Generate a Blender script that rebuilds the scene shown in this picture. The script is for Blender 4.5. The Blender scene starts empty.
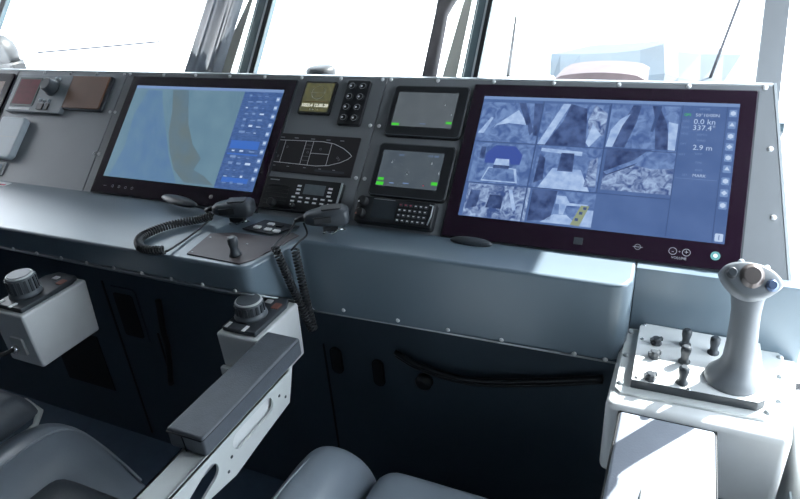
import bpy, bmesh, math, random
from mathutils import Vector, Matrix
random.seed(7)
SC = bpy.context.scene
COL = SC.collection
EXPO = 2.8
K = 1.0 / 2 ** EXPO

# ---------------------------------------------------------------- camera
F = 611.652
RT = Vector((0.91316, 0.40183508, -0.06831829))
UP = Vector((-0.1271213, 0.44001494, 0.88894715))
FW = Vector((-0.38727121, 0.80306626, -0.45288584))
EYE = Vector((0, 0, 1.55))
cd = bpy.data.cameras.new('camera')
cam = bpy.data.objects.new('camera', cd)
COL.objects.link(cam)
cd.sensor_width = 36
cd.lens = F * 36 / 800
cd.clip_start = 0.02
m3 = Matrix((RT, UP, -FW)).transposed()
cam.matrix_world = Matrix.Translation(EYE) @ m3.to_4x4()
SC.camera = cam


def ray(x, y):
    return FW + RT * ((x - 400) / F) - UP * ((y - 249.5) / F)


def at_z(x, y, z):
    d = ray(x, y)
    return EYE + d * ((z - EYE.z) / d.z)


def at_x(x, y, X):
    d = ray(x, y)
    return EYE + d * (X / d.x)


def at_y(x, y, Y):
    d = ray(x, y)
    return EYE + d * (Y / d.y)


# ---------------------------------------------------------------- materials
def lin(c):
    return tuple(((v / 255) / 12.92 if v / 255 <= .04045 else ((v / 255 + .055) / 1.055) ** 2.4) for v in c)


def mat(name, rgb, rough=.5, metal=0., var=.06, vscale=30., bump=0., bscale=200., spec=.5, coat=0.):
    m = bpy.data.materials.new(name)
    m.use_nodes = True
    nt = m.node_tree
    b = nt.nodes['Principled BSDF']
    c = lin(rgb)
    b.inputs['Roughness'].default_value = rough
    b.inputs['Metallic'].default_value = metal
    b.inputs['Specular IOR Level'].default_value = spec
    b.inputs['Coat Weight'].default_value = coat
    b.inputs['Coat Roughness'].default_value = .3
    tc = nt.nodes.new('ShaderNodeTexCoord')
    n = nt.nodes.new('ShaderNodeTexNoise')
    n.inputs['Scale'].default_value = vscale
    n.inputs['Detail'].default_value = 4
    nt.links.new(tc.outputs['Object'], n.inputs['Vector'])
    r = nt.nodes.new('ShaderNodeValToRGB')
    r.color_ramp.elements[0].position = .3
    r.color_ramp.elements[1].position = .7
    r.color_ramp.elements[0].color = tuple(v * (1 - var) for v in c) + (1,)
    r.color_ramp.elements[1].color = tuple(min(1, v * (1 + var)) for v in c) + (1,)
    nt.links.new(n.outputs['Fac'], r.inputs['Fac'])
    nt.links.new(r.outputs['Color'], b.inputs['Base Color'])
    if bump:
        n2 = nt.nodes.new('ShaderNodeTexNoise')
        n2.inputs['Scale'].default_value = bscale
        n2.inputs['Detail'].default_value = 3
        nt.links.new(tc.outputs['Object'], n2.inputs['Vector'])
        bp = nt.nodes.new('ShaderNodeBump')
        bp.inputs['Strength'].default_value = bump
        bp.inputs['Distance'].default_value = .002
        nt.links.new(n2.outputs['Fac'], bp.inputs['Height'])
        nt.links.new(bp.outputs['Normal'], b.inputs['Normal'])
    return m


def emit(name, rgb, s=1., rgb2=None, scale=60., lo=.4, hi=.6, stretch=(1, 1, 1), dist=0.):
    """a lit display colour: optional noise between two colours"""
    m = bpy.data.materials.new(name)
    m.use_nodes = True
    nt = m.node_tree
    b = nt.nodes['Principled BSDF']
    b.inputs['Base Color'].default_value = (.004, .004, .006, 1)
    b.inputs['Roughness'].default_value = .3
    b.inputs['Specular IOR Level'].default_value = .25
    b.inputs['Emission Strength'].default_value = K * s
    c = lin(rgb)
    if rgb2 is None:
        b.inputs['Emission Color'].default_value = c + (1,)
    else:
        c2 = lin(rgb2)
        tc = nt.nodes.new('ShaderNodeTexCoord')
        mp = nt.nodes.new('ShaderNodeMapping')
        mp.inputs['Scale'].default_value = stretch
        n = nt.nodes.new('ShaderNodeTexNoise')
        n.inputs['Scale'].default_value = scale
        n.inputs['Detail'].default_value = 3
        n.inputs['Distortion'].default_value = dist
        r = nt.nodes.new('ShaderNodeValToRGB')
        r.color_ramp.elements[0].position = lo
        r.color_ramp.elements[1].position = hi
        r.color_ramp.elements[0].color = c + (1,)
        r.color_ramp.elements[1].color = c2 + (1,)
        nt.links.new(tc.outputs['Object'], mp.inputs['Vector'])
        nt.links.new(mp.outputs['Vector'], n.inputs['Vector'])
        nt.links.new(n.outputs['Fac'], r.inputs['Fac'])
        nt.links.new(r.outputs['Color'], b.inputs['Emission Color'])
    return m


M = dict(
    paint=mat('console_paint', (106, 122, 134), .34, var=.03, vscale=6, bump=.05, bscale=900, coat=.8),
    panelp=mat('panel_paint_grey', (150, 154, 159), .38, var=.03, vscale=8, bump=.04, bscale=900),
    paneldark=mat('panel_paint', (132, 135, 139), .38, var=.03, vscale=8, bump=.04, bscale=900),
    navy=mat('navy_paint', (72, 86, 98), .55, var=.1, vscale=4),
    black=mat('black_plastic', (34, 36, 40), .38, var=.1),
    matte=mat('matte_black', (24, 26, 30), .6, var=.1),
    dgrey=mat('dark_grey_plastic', (66, 71, 77), .38, var=.08),
    plate=mat('anodised_plate', (92, 84, 86), .42, metal=.2, var=.06),
    glassb=mat('bezel_glass', (36, 20, 36), .14, var=.02, spec=.6),
    rubber=mat('cord_rubber', (46, 49, 53), .35, var=.1),
    steel=mat('steel', (200, 204, 208), .25, metal=.9, var=.04),
    edge=mat('bare_edge', (190, 196, 200), .35, metal=.3, var=.04),
    screw=mat('screw_white', (232, 234, 236), .3, var=.02),
    dial=mat('dial_grey', (98, 104, 110), .38, var=.05),
    white=mat('white_enamel', (234, 236, 237), .45, var=.02, bump=.05, bscale=600),
    wplast=mat('white_plastic', (205, 216, 224), .4, var=.02),
    lgrey=mat('light_grey_metal', (216, 220, 220), .42, var=.03, bump=.05, bscale=700),
    leather=mat('grey_vinyl', (94, 100, 108), .42, var=.08, vscale=40, bump=.35, bscale=420),
    leather_lit=mat('grey_vinyl_smooth_lit', (150, 160, 171), .34, var=.05, vscale=14, bump=.18, bscale=60),  # smooth vinyl, made paler: window sheen on the bolsters put into the colour
    piping=mat('piping', (170, 178, 186), .4, var=.05),
    stick=mat('joystick_grey', (116, 121, 127), .42, var=.03),
    bronze=mat('button_bronze', (134, 126, 124), .3, metal=.5),
    bluebtn=mat('button_blue', (110, 130, 165), .3, metal=.4),
    brown=mat('brown_cover', (124, 84, 62), .45, var=.08, vscale=12),
    hous=mat('unit_grey', (136, 144, 150), .45, var=.03),
    red=mat('red_lcd', (120, 34, 50), .5, var=.15, vscale=60, spec=.15),
    
    lcd=mat('grey_lcd', (112, 120, 126), .2, var=.08, vscale=60),
    dlcd=mat('dark_lcd', (60, 66, 72), .2, var=.1),
    ink=mat('white_ink', (246, 247, 248), .5),
    inkg=mat('grey_ink', (176, 180, 184), .5),
    orange=mat('orange_ink', (150, 96, 84), .5),
    redink=mat('red_ink', (205, 90, 110), .5),
    clothl=mat('pale_grey_curtain', (160, 165, 172), .85, var=.08, vscale=12, bump=.4, bscale=40),
    cloth=mat('grey_curtain', (122, 118, 120), .85, var=.2, vscale=12, bump=.4, bscale=40),
    frame=mat('window_frame_paint', (66, 82, 90), .45, var=.06),
    seal=mat('window_seal', (30, 34, 38), .6),
    cream=mat('cream_lining', (196, 196, 186), .6, var=.05, vscale=10),
    inwall=mat('lining_panel', (66, 69, 72), .6, var=.03),
    floor=mat('floor_paint', (76, 94, 114), .6, var=.08, vscale=20),
    snow=mat('quay_surface', (225, 226, 228), .8, var=.10, vscale=1.2, bump=.3, bscale=20),
    tarp=mat('blue_tarp', (30, 46, 58), .6, var=.22, vscale=2.2),
    rust=mat('rusty_brown', (70, 58, 60), .7, var=.2, vscale=8),
    domeg=mat('dome_grey', (38, 40, 43), .5, var=.1),
    deckgrey=mat('fitting_grey', (26, 28, 32), .5, var=.2, vscale=30),
    mast=mat('mast_grey', (170, 176, 182), .5),
    line=mat('dark_rope', (50, 50, 56), .7),
)
M['glow_green'] = emit('green_glow', (70, 205, 60))
M['olive'] = emit('gps_lcd', (74, 78, 62), 1, (100, 98, 66), 120, .4, .6)
M['gtext'] = emit('gps_digits', (225, 228, 214))
M['teal'] = emit('teal_led', (120, 190, 195))
# window glass: clear pane with a slight sheen
g = bpy.data.materials.new('window_glass')
g.use_nodes = True
nt = g.node_tree
nt.nodes.clear()
o = nt.nodes.new('ShaderNodeOutputMaterial')
tr = nt.nodes.new('ShaderNodeBsdfTransparent')
tr.inputs['Color'].default_value = (.93, .96, .97, 1)
gl = nt.nodes.new('ShaderNodeBsdfGlossy')
gl.inputs['Roughness'].default_value = .02
mx = nt.nodes.new('ShaderNodeMixShader')
mx.inputs['Fac'].default_value = .05
nt.links.new(tr.outputs[0], mx.inputs[1])
nt.links.new(gl.outputs[0], mx.inputs[2])
nt.links.new(mx.outputs[0], o.inputs[0])
M['glass'] = g
for k_ in ('clothl', 'cloth'):
    nt = M[k_].node_tree
    b_ = nt.nodes['Principled BSDF']
    tl = nt.nodes.new('ShaderNodeBsdfTranslucent')
    ml = nt.nodes.new('ShaderNodeMixShader')
    ml.inputs['Fac'].default_value = .35 if k_ == 'clothl' else .12
    nt.links.new(nt.nodes['Color Ramp'].outputs['Color'], tl.inputs['Color'])
    nt.links.new(b_.outputs[0], ml.inputs[1])
    nt.links.new(tl.outputs[0], ml.inputs[2])
    nt.links.new(ml.outputs[0], nt.nodes['Material Output'].inputs['Surface'])


# ---------------------------------------------------------------- mesh builder
class MB:
    def __init__(s):
        s.v, s.f, s.m, s.sm, s.mats = [], [], [], [], []

    def mi(s, m):
        m = M[m] if isinstance(m, str) else m
        if m not in s.mats:
            s.mats.append(m)
        return s.mats.index(m)

    def add(s, vs, fs, m, smooth=False, T=None):
        k = len(s.v)
        i = s.mi(m)
        for v in vs:
            v = Vector(v)
            s.v.append(T @ v if T else v)
        for f in fs:
            s.f.append([k + j for j in f])
            s.m.append(i)
            s.sm.append(smooth)
        return s

    def box(s, x0, x1, y0, y1, z0, z1, m, T=None):
        vs = [(x, y, z) for z in (z0, z1) for y in (y0, y1) for x in (x0, x1)]
        return s.add(vs, [(0, 2, 3, 1), (4, 5, 7, 6), (0, 1, 5, 4), (2, 6, 7, 3), (0, 4, 6, 2), (1, 3, 7, 5)], m, False, T)

    def prism(s, pts, z0, z1, m, T=None, sm=False):
        n = len(pts)
        vs = [(p[0], p[1], z0) for p in pts] + [(p[0], p[1], z1) for p in pts]
        s.add(vs, [list(range(n))[::-1], list(range(n, 2 * n))], m, False, T)
        k = len(s.v) - 2 * n
        i = s.mi(m)
        for j in range(n):
            s.f.append([k + j, k + (j + 1) % n, k + n + (j + 1) % n, k + n + j])
            s.m.append(i)
            s.sm.append(sm)
        return s

    def flat(s, pts, z, m, T=None):
        return s.add([(p[0], p[1], z) for p in pts], [list(range(len(pts)))], m, False, T)

    def rect(s, x0, x1, y0, y1, z, m, T=None):
        return s.flat([(x0, y0), (x1, y0), (x1, y1), (x0, y1)], z, m, T)

    def ring(s, cx, cy, r, w, z, m, n=20, T=None):
        vs = []
        for rr in (r, r - w):
            vs += [(cx + rr * math.cos(2 * math.pi * k / n), cy + rr * math.sin(2 * math.pi * k / n), z) for k in range(n)]
        return s.add(vs, [(k, (k + 1) % n, n + (k + 1) % n, n + k) for k in range(n)], m, False, T)

    def stroke(s, pts, w, z, m, closed=False, T=None):
        n = len(pts)
        for a in range(n if closed else n - 1):
            p, q = Vector(pts[a][:2]), Vector(pts[(a + 1) % n][:2])
            d = (q - p)
            if d.length < 1e-7:
                continue
            d.normalize()
            nn = Vector((-d.y, d.x)) * w / 2
            e = d * w / 2
            s.flat([p - nn - e, q - nn + e, q + nn + e, p + nn - e], z, m, T)
        return s

    def lathe(s, prof, m, n=24, T=None, smooth=True, rx=1., ry=1.):
        """prof: (r, z) pairs from the bottom up, around local z"""
        vs, fs = [], []
        for r, z in prof:
            vs += [(r * rx * math.cos(2 * math.pi * k / n), r * ry * math.sin(2 * math.pi * k / n), z) for k in range(n)]
        for a in range(len(prof) - 1):
            fs += [(a * n + k, a * n + (k + 1) % n, (a + 1) * n + (k + 1) % n, (a + 1) * n + k) for k in range(n)]
        s.add(vs, fs, m, smooth, T)
        k0 = len(s.v) - len(vs)
        i = s.mi(m)
        s.f.append([k0 + k for k in range(n)][::-1]); s.m.append(i); s.sm.append(False)
        s.f.append([k0 + (len(prof) - 1) * n + k for k in range(n)]); s.m.append(i); s.sm.append(False)
        return s

    def dome(s, r, h, m, n=12, T=None, rings=4):
        return s.lathe([(r, 0)] + [(r * math.cos(a), h * math.sin(a)) for a in [math.pi / 2 * k / rings * .94 for k in range(1, rings + 1)]], m, n, T)

    def tube(s, pts, r, m, n=8, T=None):
        pts = [Vector(p) for p in pts]
        N = len(pts)
        rr = r if isinstance(r, (list, tuple)) else [r] * N
        t0 = (pts[1] - pts[0]).normalized()
        u = t0.orthogonal().normalized()
        vs, fs = [], []
        for i, p in enumerate(pts):
            t = (pts[min(i + 1, N - 1)] - pts[max(i - 1, 0)]).normalized()
            u = (u - t * u.dot(t))
            u.normalize()
            w = t.cross(u)
            vs += [p + (u * math.cos(2 * math.pi * k / n) + w * math.sin(2 * math.pi * k / n)) * rr[i] for k in range(n)]
        for a in range(N - 1):
            fs += [(a * n + k, a * n + (k + 1) % n, (a + 1) * n + (k + 1) % n, (a + 1) * n + k) for k in range(n)]
        fs += [list(range(n))[::-1], [(N - 1) * n + k for k in range(n)]]
        return s.add(vs, fs, m, True, T)

    def text(s, txt, x, y, size, z, m, align='CENTER', T=None, bold=0.):
        c = bpy.data.curves.new('t', 'FONT')
        c.body = txt
        c.size = size
        c.align_x = align
        c.align_y = 'CENTER'
        c.offset = bold
        c.resolution_u = 2
        ob = bpy.data.objects.new('t', c)
        COL.objects.link(ob)
        bpy.context.view_layer.update()
        me = bpy.data.meshes.new_from_object(ob)
        s.add([(x + v.co.x, y + v.co.y, z) for v in me.vertices], [list(p.vertices) for p in me.polygons], m, False, T)
        bpy.data.objects.remove(ob)
        bpy.data.curves.remove(c)
        bpy.data.meshes.remove(me)
        return s

    def build(s, name, parent=None, bevel=0., seg=2, sub=0, fix=False, smooth=False):
        me = bpy.data.meshes.new(name)
        me.from_pydata([tuple(v) for v in s.v], [], s.f)
        for m in s.mats:
            me.materials.append(m)
        for p, i, q in zip(me.polygons, s.m, s.sm):
            p.material_index = i
            p.use_smooth = q or smooth
        if fix:
            bm = bmesh.new(); bm.from_mesh(me)
            bmesh.ops.recalc_face_normals(bm, faces=bm.faces)
            bm.to_mesh(me); bm.free()
        ob = bpy.data.objects.new(name, me)
        COL.objects.link(ob)
        if parent:
            ob.parent = parent
        if bevel:
            b = ob.modifiers.new('bevel', 'BEVEL')
            b.width = bevel; b.segments = seg; b.limit_method = 'ANGLE'; b.angle_limit = math.radians(40)
            b.harden_normals = True
            for p in me.polygons:
                p.use_smooth = True
            me.set_sharp_from_angle(angle=math.radians(38))
        if sub:
            b = ob.modifiers.new('sub', 'SUBSURF')
            b.levels = sub; b.render_levels = sub
        return ob


def rr(x0, x1, y0, y1, r, n=4):
    out = []
    for cx, cy, a in ((x1 - r, y0 + r, -90), (x1 - r, y1 - r, 0), (x0 + r, y1 - r, 90), (x0 + r, y0 + r, 180)):
        for k in range(n + 1):
            t = math.radians(a + 90 * k / n)
            out.append((cx + r * math.cos(t), cy + r * math.sin(t)))
    return out


def thing(name, label, cat, T=None, group=None):
    ob = bpy.data.objects.new(name, None)
    ob.empty_display_size = .05
    COL.objects.link(ob)
    if T is not None:
        ob.matrix_world = T
    return tag(ob, label, cat, group)


def tag(ob, label, cat, group=None):
    ob['label'] = label
    ob['category'] = cat
    if group:
        ob['group'] = group
    return ob


def struct(ob):
    ob['kind'] = 'structure'
    return ob


def Tr(x, y, z):
    return Matrix.Translation((x, y, z))


def axes(o, u, v):
    u = Vector(u).normalized()
    v = Vector(v)
    v = (v - u * v.dot(u)).normalized()
    w = u.cross(v)
    m = Matrix((u, v, w)).transposed().to_4x4()
    m.translation = o
    return m


def smoothpath(P, n=10):
    P = [Vector(p) for p in P]
    Q = [P[0] * 2 - P[1]] + P + [P[-1] * 2 - P[-2]]
    out = []
    for i in range(1, len(Q) - 2):
        a, b, c, d = Q[i - 1:i + 3]
        for k in range(n):
            t = k / n
            out.append(.5 * ((2 * b) + (c - a) * t + (2 * a - 5 * b + 4 * c - d) * t * t + (3 * b - a - 3 * c + d) * t ** 3))
    out.append(P[-1])
    return out


def helix(P, R, turns, per=10):
    """coil points round a smooth path"""
    path = smoothpath(P, 24)
    L = [0]
    for a, b in zip(path, path[1:]):
        L.append(L[-1] + (b - a).length)
    N = int(turns * per)
    t = (path[1] - path[0]).normalized()
    u = t.orthogonal().normalized()
    out = []
    j = 0
    for i in range(N + 1):
        s = L[-1] * i / N
        while j < len(L) - 2 and L[j + 1] < s:
            j += 1
        f = (s - L[j]) / max(1e-9, L[j + 1] - L[j])
        p = path[j].lerp(path[j + 1], f)
        t = (path[j + 1] - path[j]).normalized()
        u = (u - t * u.dot(t)).normalized()
        w = t.cross(u)
        a = 2 * math.pi * i / per
        out.append(p + (u * math.cos(a) + w * math.sin(a)) * R)
    return out


# panel frame: origin at the lower left corner of the right monitor's screen
PO = Vector((-.419, 1.184, .988))
PV = Vector((0, .6993, .7149))
PANEL = axes(PO, (1, 0, 0), PV)


def onpanel(u, v, w=0.):
    return PANEL @ Tr(u, v, w)


# ================================================================ HELM CONSOLE
console = thing('helm_console', 'long blue-grey helm console with a sloped instrument panel and a desk', 'console')

# desk with lip, diagonal corner and the deeper front box
top = [(-3.2, .885)]
# rounded corner at (-.79,.885)
top += [(-.83, .885), (-.81, .886), (-.795, .893), (-.787, .908)]
top += [(-.762, 1.02), (-.757, 1.034), (-.742, 1.04)]
top += [(-.075, 1.04), (-.058, 1.0425), (-.046, 1.050), (-.037, 1.074), (-.037, 1.17), (-3.2, 1.17)]
bot = [.892, .888, .887, .885, .876, .80, .775, .763, .777, .777, .777, .777, .777, .892]
n = len(top)
b = MB()
b.add([(x, y, .951) for x, y in top] + [(x, y, z) for (x, y), z in zip(top, bot)],
      [list(range(n)), list(range(2 * n - 1, n - 1, -1))] + [(k + n, (k + 1) % n + n, (k + 1) % n, k) for k in range(n)], 'paint')
desk = b.build('desk', console, bevel=.008, seg=3)

# thin bright edge strip and its screws under the desk
b = MB()
strip = [(-3.2, .888, .889), (-.83, .888, .884), (-.795, .898, .881), (-.765, 1.015, .80), (-.742, 1.043, .762), (-.05, 1.043, .774)]
b.tube(strip, .0022, 'edge', 6)
trim = b.build('edge_trim', console)
for i in range(14):
    x = -2.0 + i * .09
    MB().dome(.0052, .004, 'screw', 8, axes((x, .884, .893), (1, 0, 0), (0, 0, 1))).build('screw', trim)
for x in (-.66, -.52, -.40, -.28, -.13, -.07):
    MB().dome(.0052, .004, 'screw', 8, axes((x, 1.039, .781), (1, 0, 0), (0, 0, 1))).build('screw', trim)

# cabinet behind the panel
b = MB()
side = [(1.15, .0), (1.495, .0), (1.495, 1.205), (1.452, 1.218), (1.195, .953), (1.15, .945)]
L, n = [], len(side)
xr = [.215, .215, .150, .150, .212, .215]
b.add([(-3.2, y, z) for y, z in side] + [(x, y, z) for (y, z), x in zip(side, xr)],
      [list(range(n))[::-1], list(range(n, 2 * n))] + [(k, (k + 1) % n, (k + 1) % n + n, k + n) for k in range(n)], 'paint')
b.build('cabinet', console)
MB().box(-3.2, .166, 1.4255, 1.440, 1.234, 1.2385, 'edge').build('top_ledge', console)

# kick panel
b = MB()
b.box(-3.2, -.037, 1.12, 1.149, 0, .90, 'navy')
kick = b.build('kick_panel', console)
b = MB()
Y = 1.1195
def kl(x0, x1, z0, z1, m='matte'):
    b.box(x0, x1, Y - .002, Y + .002, z0, z1, m)
for q in ((-1.585, -1.578, .03, .66), (-.790, -.785, .0, .60), (-1.405, -1.399, .33, .50)):
    b = MB(); kl(*q); b.build('panel_seam', kick)

def kickT(x, z):
    return axes((x, Y, z), (1, 0, 0), (0, 0, 1))
for x, z, w, h in ((-.752, .555, .035, .085), (-.628, .545, .033, .085)):
    MB().prism(rr(-w / 2, w / 2, -h / 2, h / 2, w / 2 - .001, 6), 0, .004, 'matte', kickT(x, z)).prism(rr(-w / 2 + .004, w / 2 - .004, -h / 2 + .004, h / 2 - .004, w / 2 - .006, 6), .004, .006, 'black', kickT(x, z)).build('grip_recess', kick)
MB().box(-1.93, -1.70, Y - .003, Y + .002, .19, .42, 'matte').build('access_opening', kick)
MB().prism(rr(-.055, .055, -.1, .1, .012), 0, .006, 'navy', kickT(-1.50, .55)).prism(rr(-.04, .04, -.08, .08, .01), .006, .008, 'matte', kickT(-1.50, .55)).build('access_cover', kick)

cb = smoothpath([at_y(395, 352, 1.10), at_y(420, 366, 1.09), at_y(470, 380, 1.09), at_y(540, 381, 1.10), at_y(603, 378, 1.10)], 8)
MB().tube(cb, .007, 'black', 8).tube([p + Vector((0, .004, -.014)) for p in cb], .005, 'black', 8).build('cable_bundle', kick)
p = at_y(425, 380, 1.11)
MB().lathe([(.022, 0), (.022, .014), (.016, .02), (.012, .022)], 'black', 20, axes(p, (1, 0, 0), (0, 0, 1))).build('cable_gland', kick)
cb = smoothpath([at_y(158, 300, 1.10), at_y(163, 330, 1.09), at_y(168, 350, 1.10), at_y(171, 384, 1.10)], 8)
MB().tube(cb, .009, 'matte', 8).build('cable', kick)
# recessed face beside the joystick
b = MB()
b.box(-.0365, .262, 1.12, 1.149, 0, .951, 'paint')
b.build('side_face', console, bevel=.002)

# instrument panel in three bolted sections
def section(pts, screws, mname):
    p = MB().prism(pts, -.012, 0, mname, PANEL).build('instrument_panel', console, bevel=.0015)
    for u, v in screws:
        MB().dome(.0052, .0045, 'screw', 12, onpanel(u, v, 0)).build('screw', p)
    return p
section([(-1.657, -.06), (-1.157, -.06), (-1.157, .351), (-1.657, .351)],
        [(-1.527, .340), (-1.404, .340), (-1.286, .340), (-1.167, .340), (-1.167, .209), (-1.167, .069)], 'panelp')
section([(-1.154, -.06), (-.2685, -.06), (-.2685, .351), (-1.154, .351)],
        [(-1.144, .341), (-1.008, .341), (-.886, .342), (-.762, .342), (-.641, .342), (-.521, .342), (-.400, .342), (-.279, .342), (-1.146, .209), (-1.146, .069), (-.279, .211), (-.279, .068)], 'paneldark')
section([(-.2655, -.06), (.64, -.06), (.585, .351), (-.2655, .351)],
        [(-.255, .342), (-.129, .342), (.012, .342), (.152, .342), (.293, .342), (.432, .341), (.572, .342), (.591, .207), (.607, .066), (-.255, .211), (-.255, .068)], 'paneldark')
MB().prism([(.6405, -.06), (.646, -.06), (.591, .353), (.5855, .353)], -.014, .001, 'edge', PANEL).build('panel_edge', console)

# ================================================================ BIG MONITORS
def monitor(u0, label):
    t = thing('display_monitor', label, 'monitor', onpanel(u0, 0, 0), 'large flush monitors on the instrument panel')
    MB().prism(rr(-.032, .562, -.054, .333, .004), .0003, .004, 'dgrey').build('housing', t)
    MB().prism(rr(-.029, .559, -.051, .330, .003), .0042, .0075, 'glassb').build('bezel', t, bevel=.0008)
    return t

# --- left: sea chart
t = monitor(-1.088, 'large monitor showing a blue and green sea chart with a side menu')
M['sea'] = emit('chart_sea', (98, 130, 150), 1, (106, 138, 156), 14, .35, .65)
M['sea_blue'] = emit('chart_blue', (86, 120, 158), 1, (96, 130, 158), 22, .3, .7)
M['land'] = emit('chart_land', (100, 116, 120), 1, (92, 118, 136), 16, .3, .7)
M['menu'] = emit('chart_menu', (58, 86, 138), 1, (76, 106, 160), 90, .4, .6, (1, 3, 1))
M['menu_hi'] = emit('chart_menu_bright', (62, 108, 190))
M['txt'] = emit('display_text', (186, 206, 236))
M['txtd'] = emit('display_text_dim', (118, 146, 192))
b = MB()
Z = .0077
b.rect(0, .53, 0, .299, Z, 'sea')
b.flat([(.02, 0), (.275, 0), (.215, .08), (.165, .17), (.125, .24), (.105, .285), (.05, .285), (.03, .2), (.04, .1)], Z + .0001, 'sea_blue')
b.flat([(.145, .288), (.205, .288), (.222, .24), (.246, .18), (.285, .12), (.33, .08), (.318, .045), (.36, .03), (.40, .006), (.30, .006), (.25, .04), (.215, .09), (.185, .15), (.17, .22)], Z + .0002, 'land')
b.rect(.404, .53, 0, .290, Z + .0002, 'menu')
b.rect(0, .53, .290, .299, Z + .0003, 'txtd')
for y0, y1, x0, x1 in ((.118, .142, .412, .505), (.02, .034, .42, .505), (.10, .104, .41, .51)):
    b.rect(x0, x1, y0, y1, Z + .0003, 'menu_hi')
for i in range(15):
    y = .276 - i * .0185
    if .11 < y < .15:
        continue
    for k in range(3):
        x = .425 + k * .026 + random.uniform(-.003, .003)
        b.rect(x, x + random.uniform(.006, .02), y, y + random.uniform(.002, .007), Z + .0003, 'txtd' if random.random() < .7 else 'txt')
for i in range(10):
    y = .262 - i * .026
    b.prism(rr(.514, .526, y, y + .014, .002, 2), Z, Z + .0003, 'txtd')
    b.rect(.516, .524, y + .004, y + .01, Z + .0005, 'txt')
b.build('screen', t)
b = MB()
for x in (.05, .075, .10, .125):
    b.ring(x, -.028, .004, .0008, .0077, 'inkg', 12)
b.text('----', .02, -.028, .010, .0077, 'inkg')
b.build('touch_marks', t)
MB().dome(.006, .002, 'bronze', 16, Tr(.405, -.026, .0075)).build('power_button', t)

# --- right: camera views
t = monitor(0, 'large monitor showing camera pictures in a grid, right of the small displays')
b = MB()
M['cb'] = emit('camera_base', (84, 110, 160), 1, (74, 100, 150), 20, .3, .7)
M['cd'] = emit('camera_dark', (46, 62, 104), 1, (80, 102, 150), 50, .35, .65)
M['cm'] = emit('camera_mid', (72, 98, 152), 1, (116, 144, 192), 50, .35, .65, dist=1.)
M['cl'] = emit('camera_light', (132, 160, 208), 1, (180, 204, 238), 55, .3, .7)
M['cc'] = emit('camera_clutter', (64, 86, 138), 1, (168, 192, 228), 62, .36, .7, dist=1.2)
M['cy'] = emit('camera_yellow', (142, 154, 128))
M['cdd'] = emit('camera_line', (62, 84, 130))
M['cnav'] = emit('camera_navy', (62, 84, 158))
b.rect(0, .53, 0, .299, Z, 'cb')
def P(T0, pts, m, k=1):
    b.flat([(T0[0] + x * T0[2], T0[1] + y * T0[3]) for x, y in pts], Z + .0001 * k, m)
A1 = (.003, .184, .136, .100); A2 = (.143, .184, .138, .102); A3 = (.287, .188, .135, .100)
B1 = (.006, .082, .138, .098); B2 = (.148, .082, .135, .100); B3 = (.291, .090, .134, .096)
C1 = (.009, .001, .139, .078); C2 = (.153, .004, .132, .074)
full = [(0, 0), (1, 0), (1, 1), (0, 1)]
P(A1, full, 'cm'); P(A1, [(.2, .22), (.85, .22), (.8, .5), (.62, .82), (.45, .62), (.3, .45)], 'cl', 2); P(A1, [(.18, .2), (.86, .2), (.82, .45), (.5, .48), (.3, .42)], 'cm', 3)
P(A1, [(.86, 1), (1, 1), (1, .2), (.93, .2)], 'cd', 2); P(A1, [(0, .2), (.1, .2), (.22, .6), (.18, .62)], 'cl', 2); P(A1, [(.6, 1), (.72, 1), (.93, .3), (.88, .2)], 'cd', 3)
P(A2, full, 'cm'); P(A2, [(.12, 0), (.75, 0), (.68, .9), (.42, 1), (.35, .6)], 'cd', 2); P(A2, [(0, 0), (.12, .0), (.42, 1), (.3, 1)], 'cl', 2); P(A2, [(.78, .2), (1, .3), (1, .8), (.8, 1), (.72, .6)], 'cc', 2)
P(A2, [(.8, 0), (.95, .3), (.8, .55), (.74, .1)], 'cl', 3)
P(A3, full, 'cm'); P(A3, [(.1, 0), (.92, 0), (.84, .6), (.7, 1), (.32, 1), (.18, .5)], 'cd', 2); P(A3, [(.28, 0), (.72, 0), (.66, .7), (.6, 1), (.44, 1), (.4, .6)], 'cm', 3)
P(A3, [(0, 0), (.1, 0), (.2, .5), (.3, .8), (.16, .66), (.04, .4)], 'cl', 3); P(A3, [(.9, 0), (1, 0), (1, .6), (.86, .64)], 'cl', 3); P(A3, [(.62, .4), (.66, .4), (.74, 1), (.68, 1)], 'cdd', 4)
P(B1, full, 'cm'); P(B1, [(.2, .5), (.78, .5), (.8, .75), (.66, .95), (.34, .95), (.2, .75)], 'cnav', 2); P(B1, [(.36, .46), (.62, .46), (.6, .62), (.38, .62)], 'cl', 3)
P(B1, [(.2, .05), (.8, .05), (.74, .4), (.28, .4)], 'cl', 2); P(B1, [(.22, .08), (.76, .08), (.7, .38), (.3, .38)], 'cm', 3); P(B1, [(.36, .38), (.62, .38), (.62, .46), (.36, .46)], 'cd', 4); P(B1, [(.1, .6), (.18, .6), (.18, .9), (.1, .9)], 'cd', 3)
P(B2, full, 'cm'); P(B2, [(.1, .0), (.9, .0), (.72, .48), (.28, .48)], 'cl', 2); P(B2, [(.36, .42), (.6, .42), (.58, .85), (.38, .85)], 'cd', 3); P(B2, [(.05, .86), (.7, .8), (.7, .9), (.05, .94)], 'cl', 2)
P(B2, [(.02, .1), (.16, .2), (.14, .7), (.04, .8)], 'cd', 2); P(B2, [(.8, .1), (.98, .1), (.95, .8), (.84, .7)], 'cc', 2)
P(B3, full, 'cc'); P(B3, [(0, .3), (0, 1), (.66, 1), (.44, .62)], 'cd', 2); P(B3, [(.44, .62), (.66, 1), (1, 1), (1, .6), (.7, .55)], 'cm', 2); P(B3, [(.0, .42), (.05, .36), (.5, .7), (.66, .98), (.6, .98), (.42, .74)], 'cm', 3)
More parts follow.
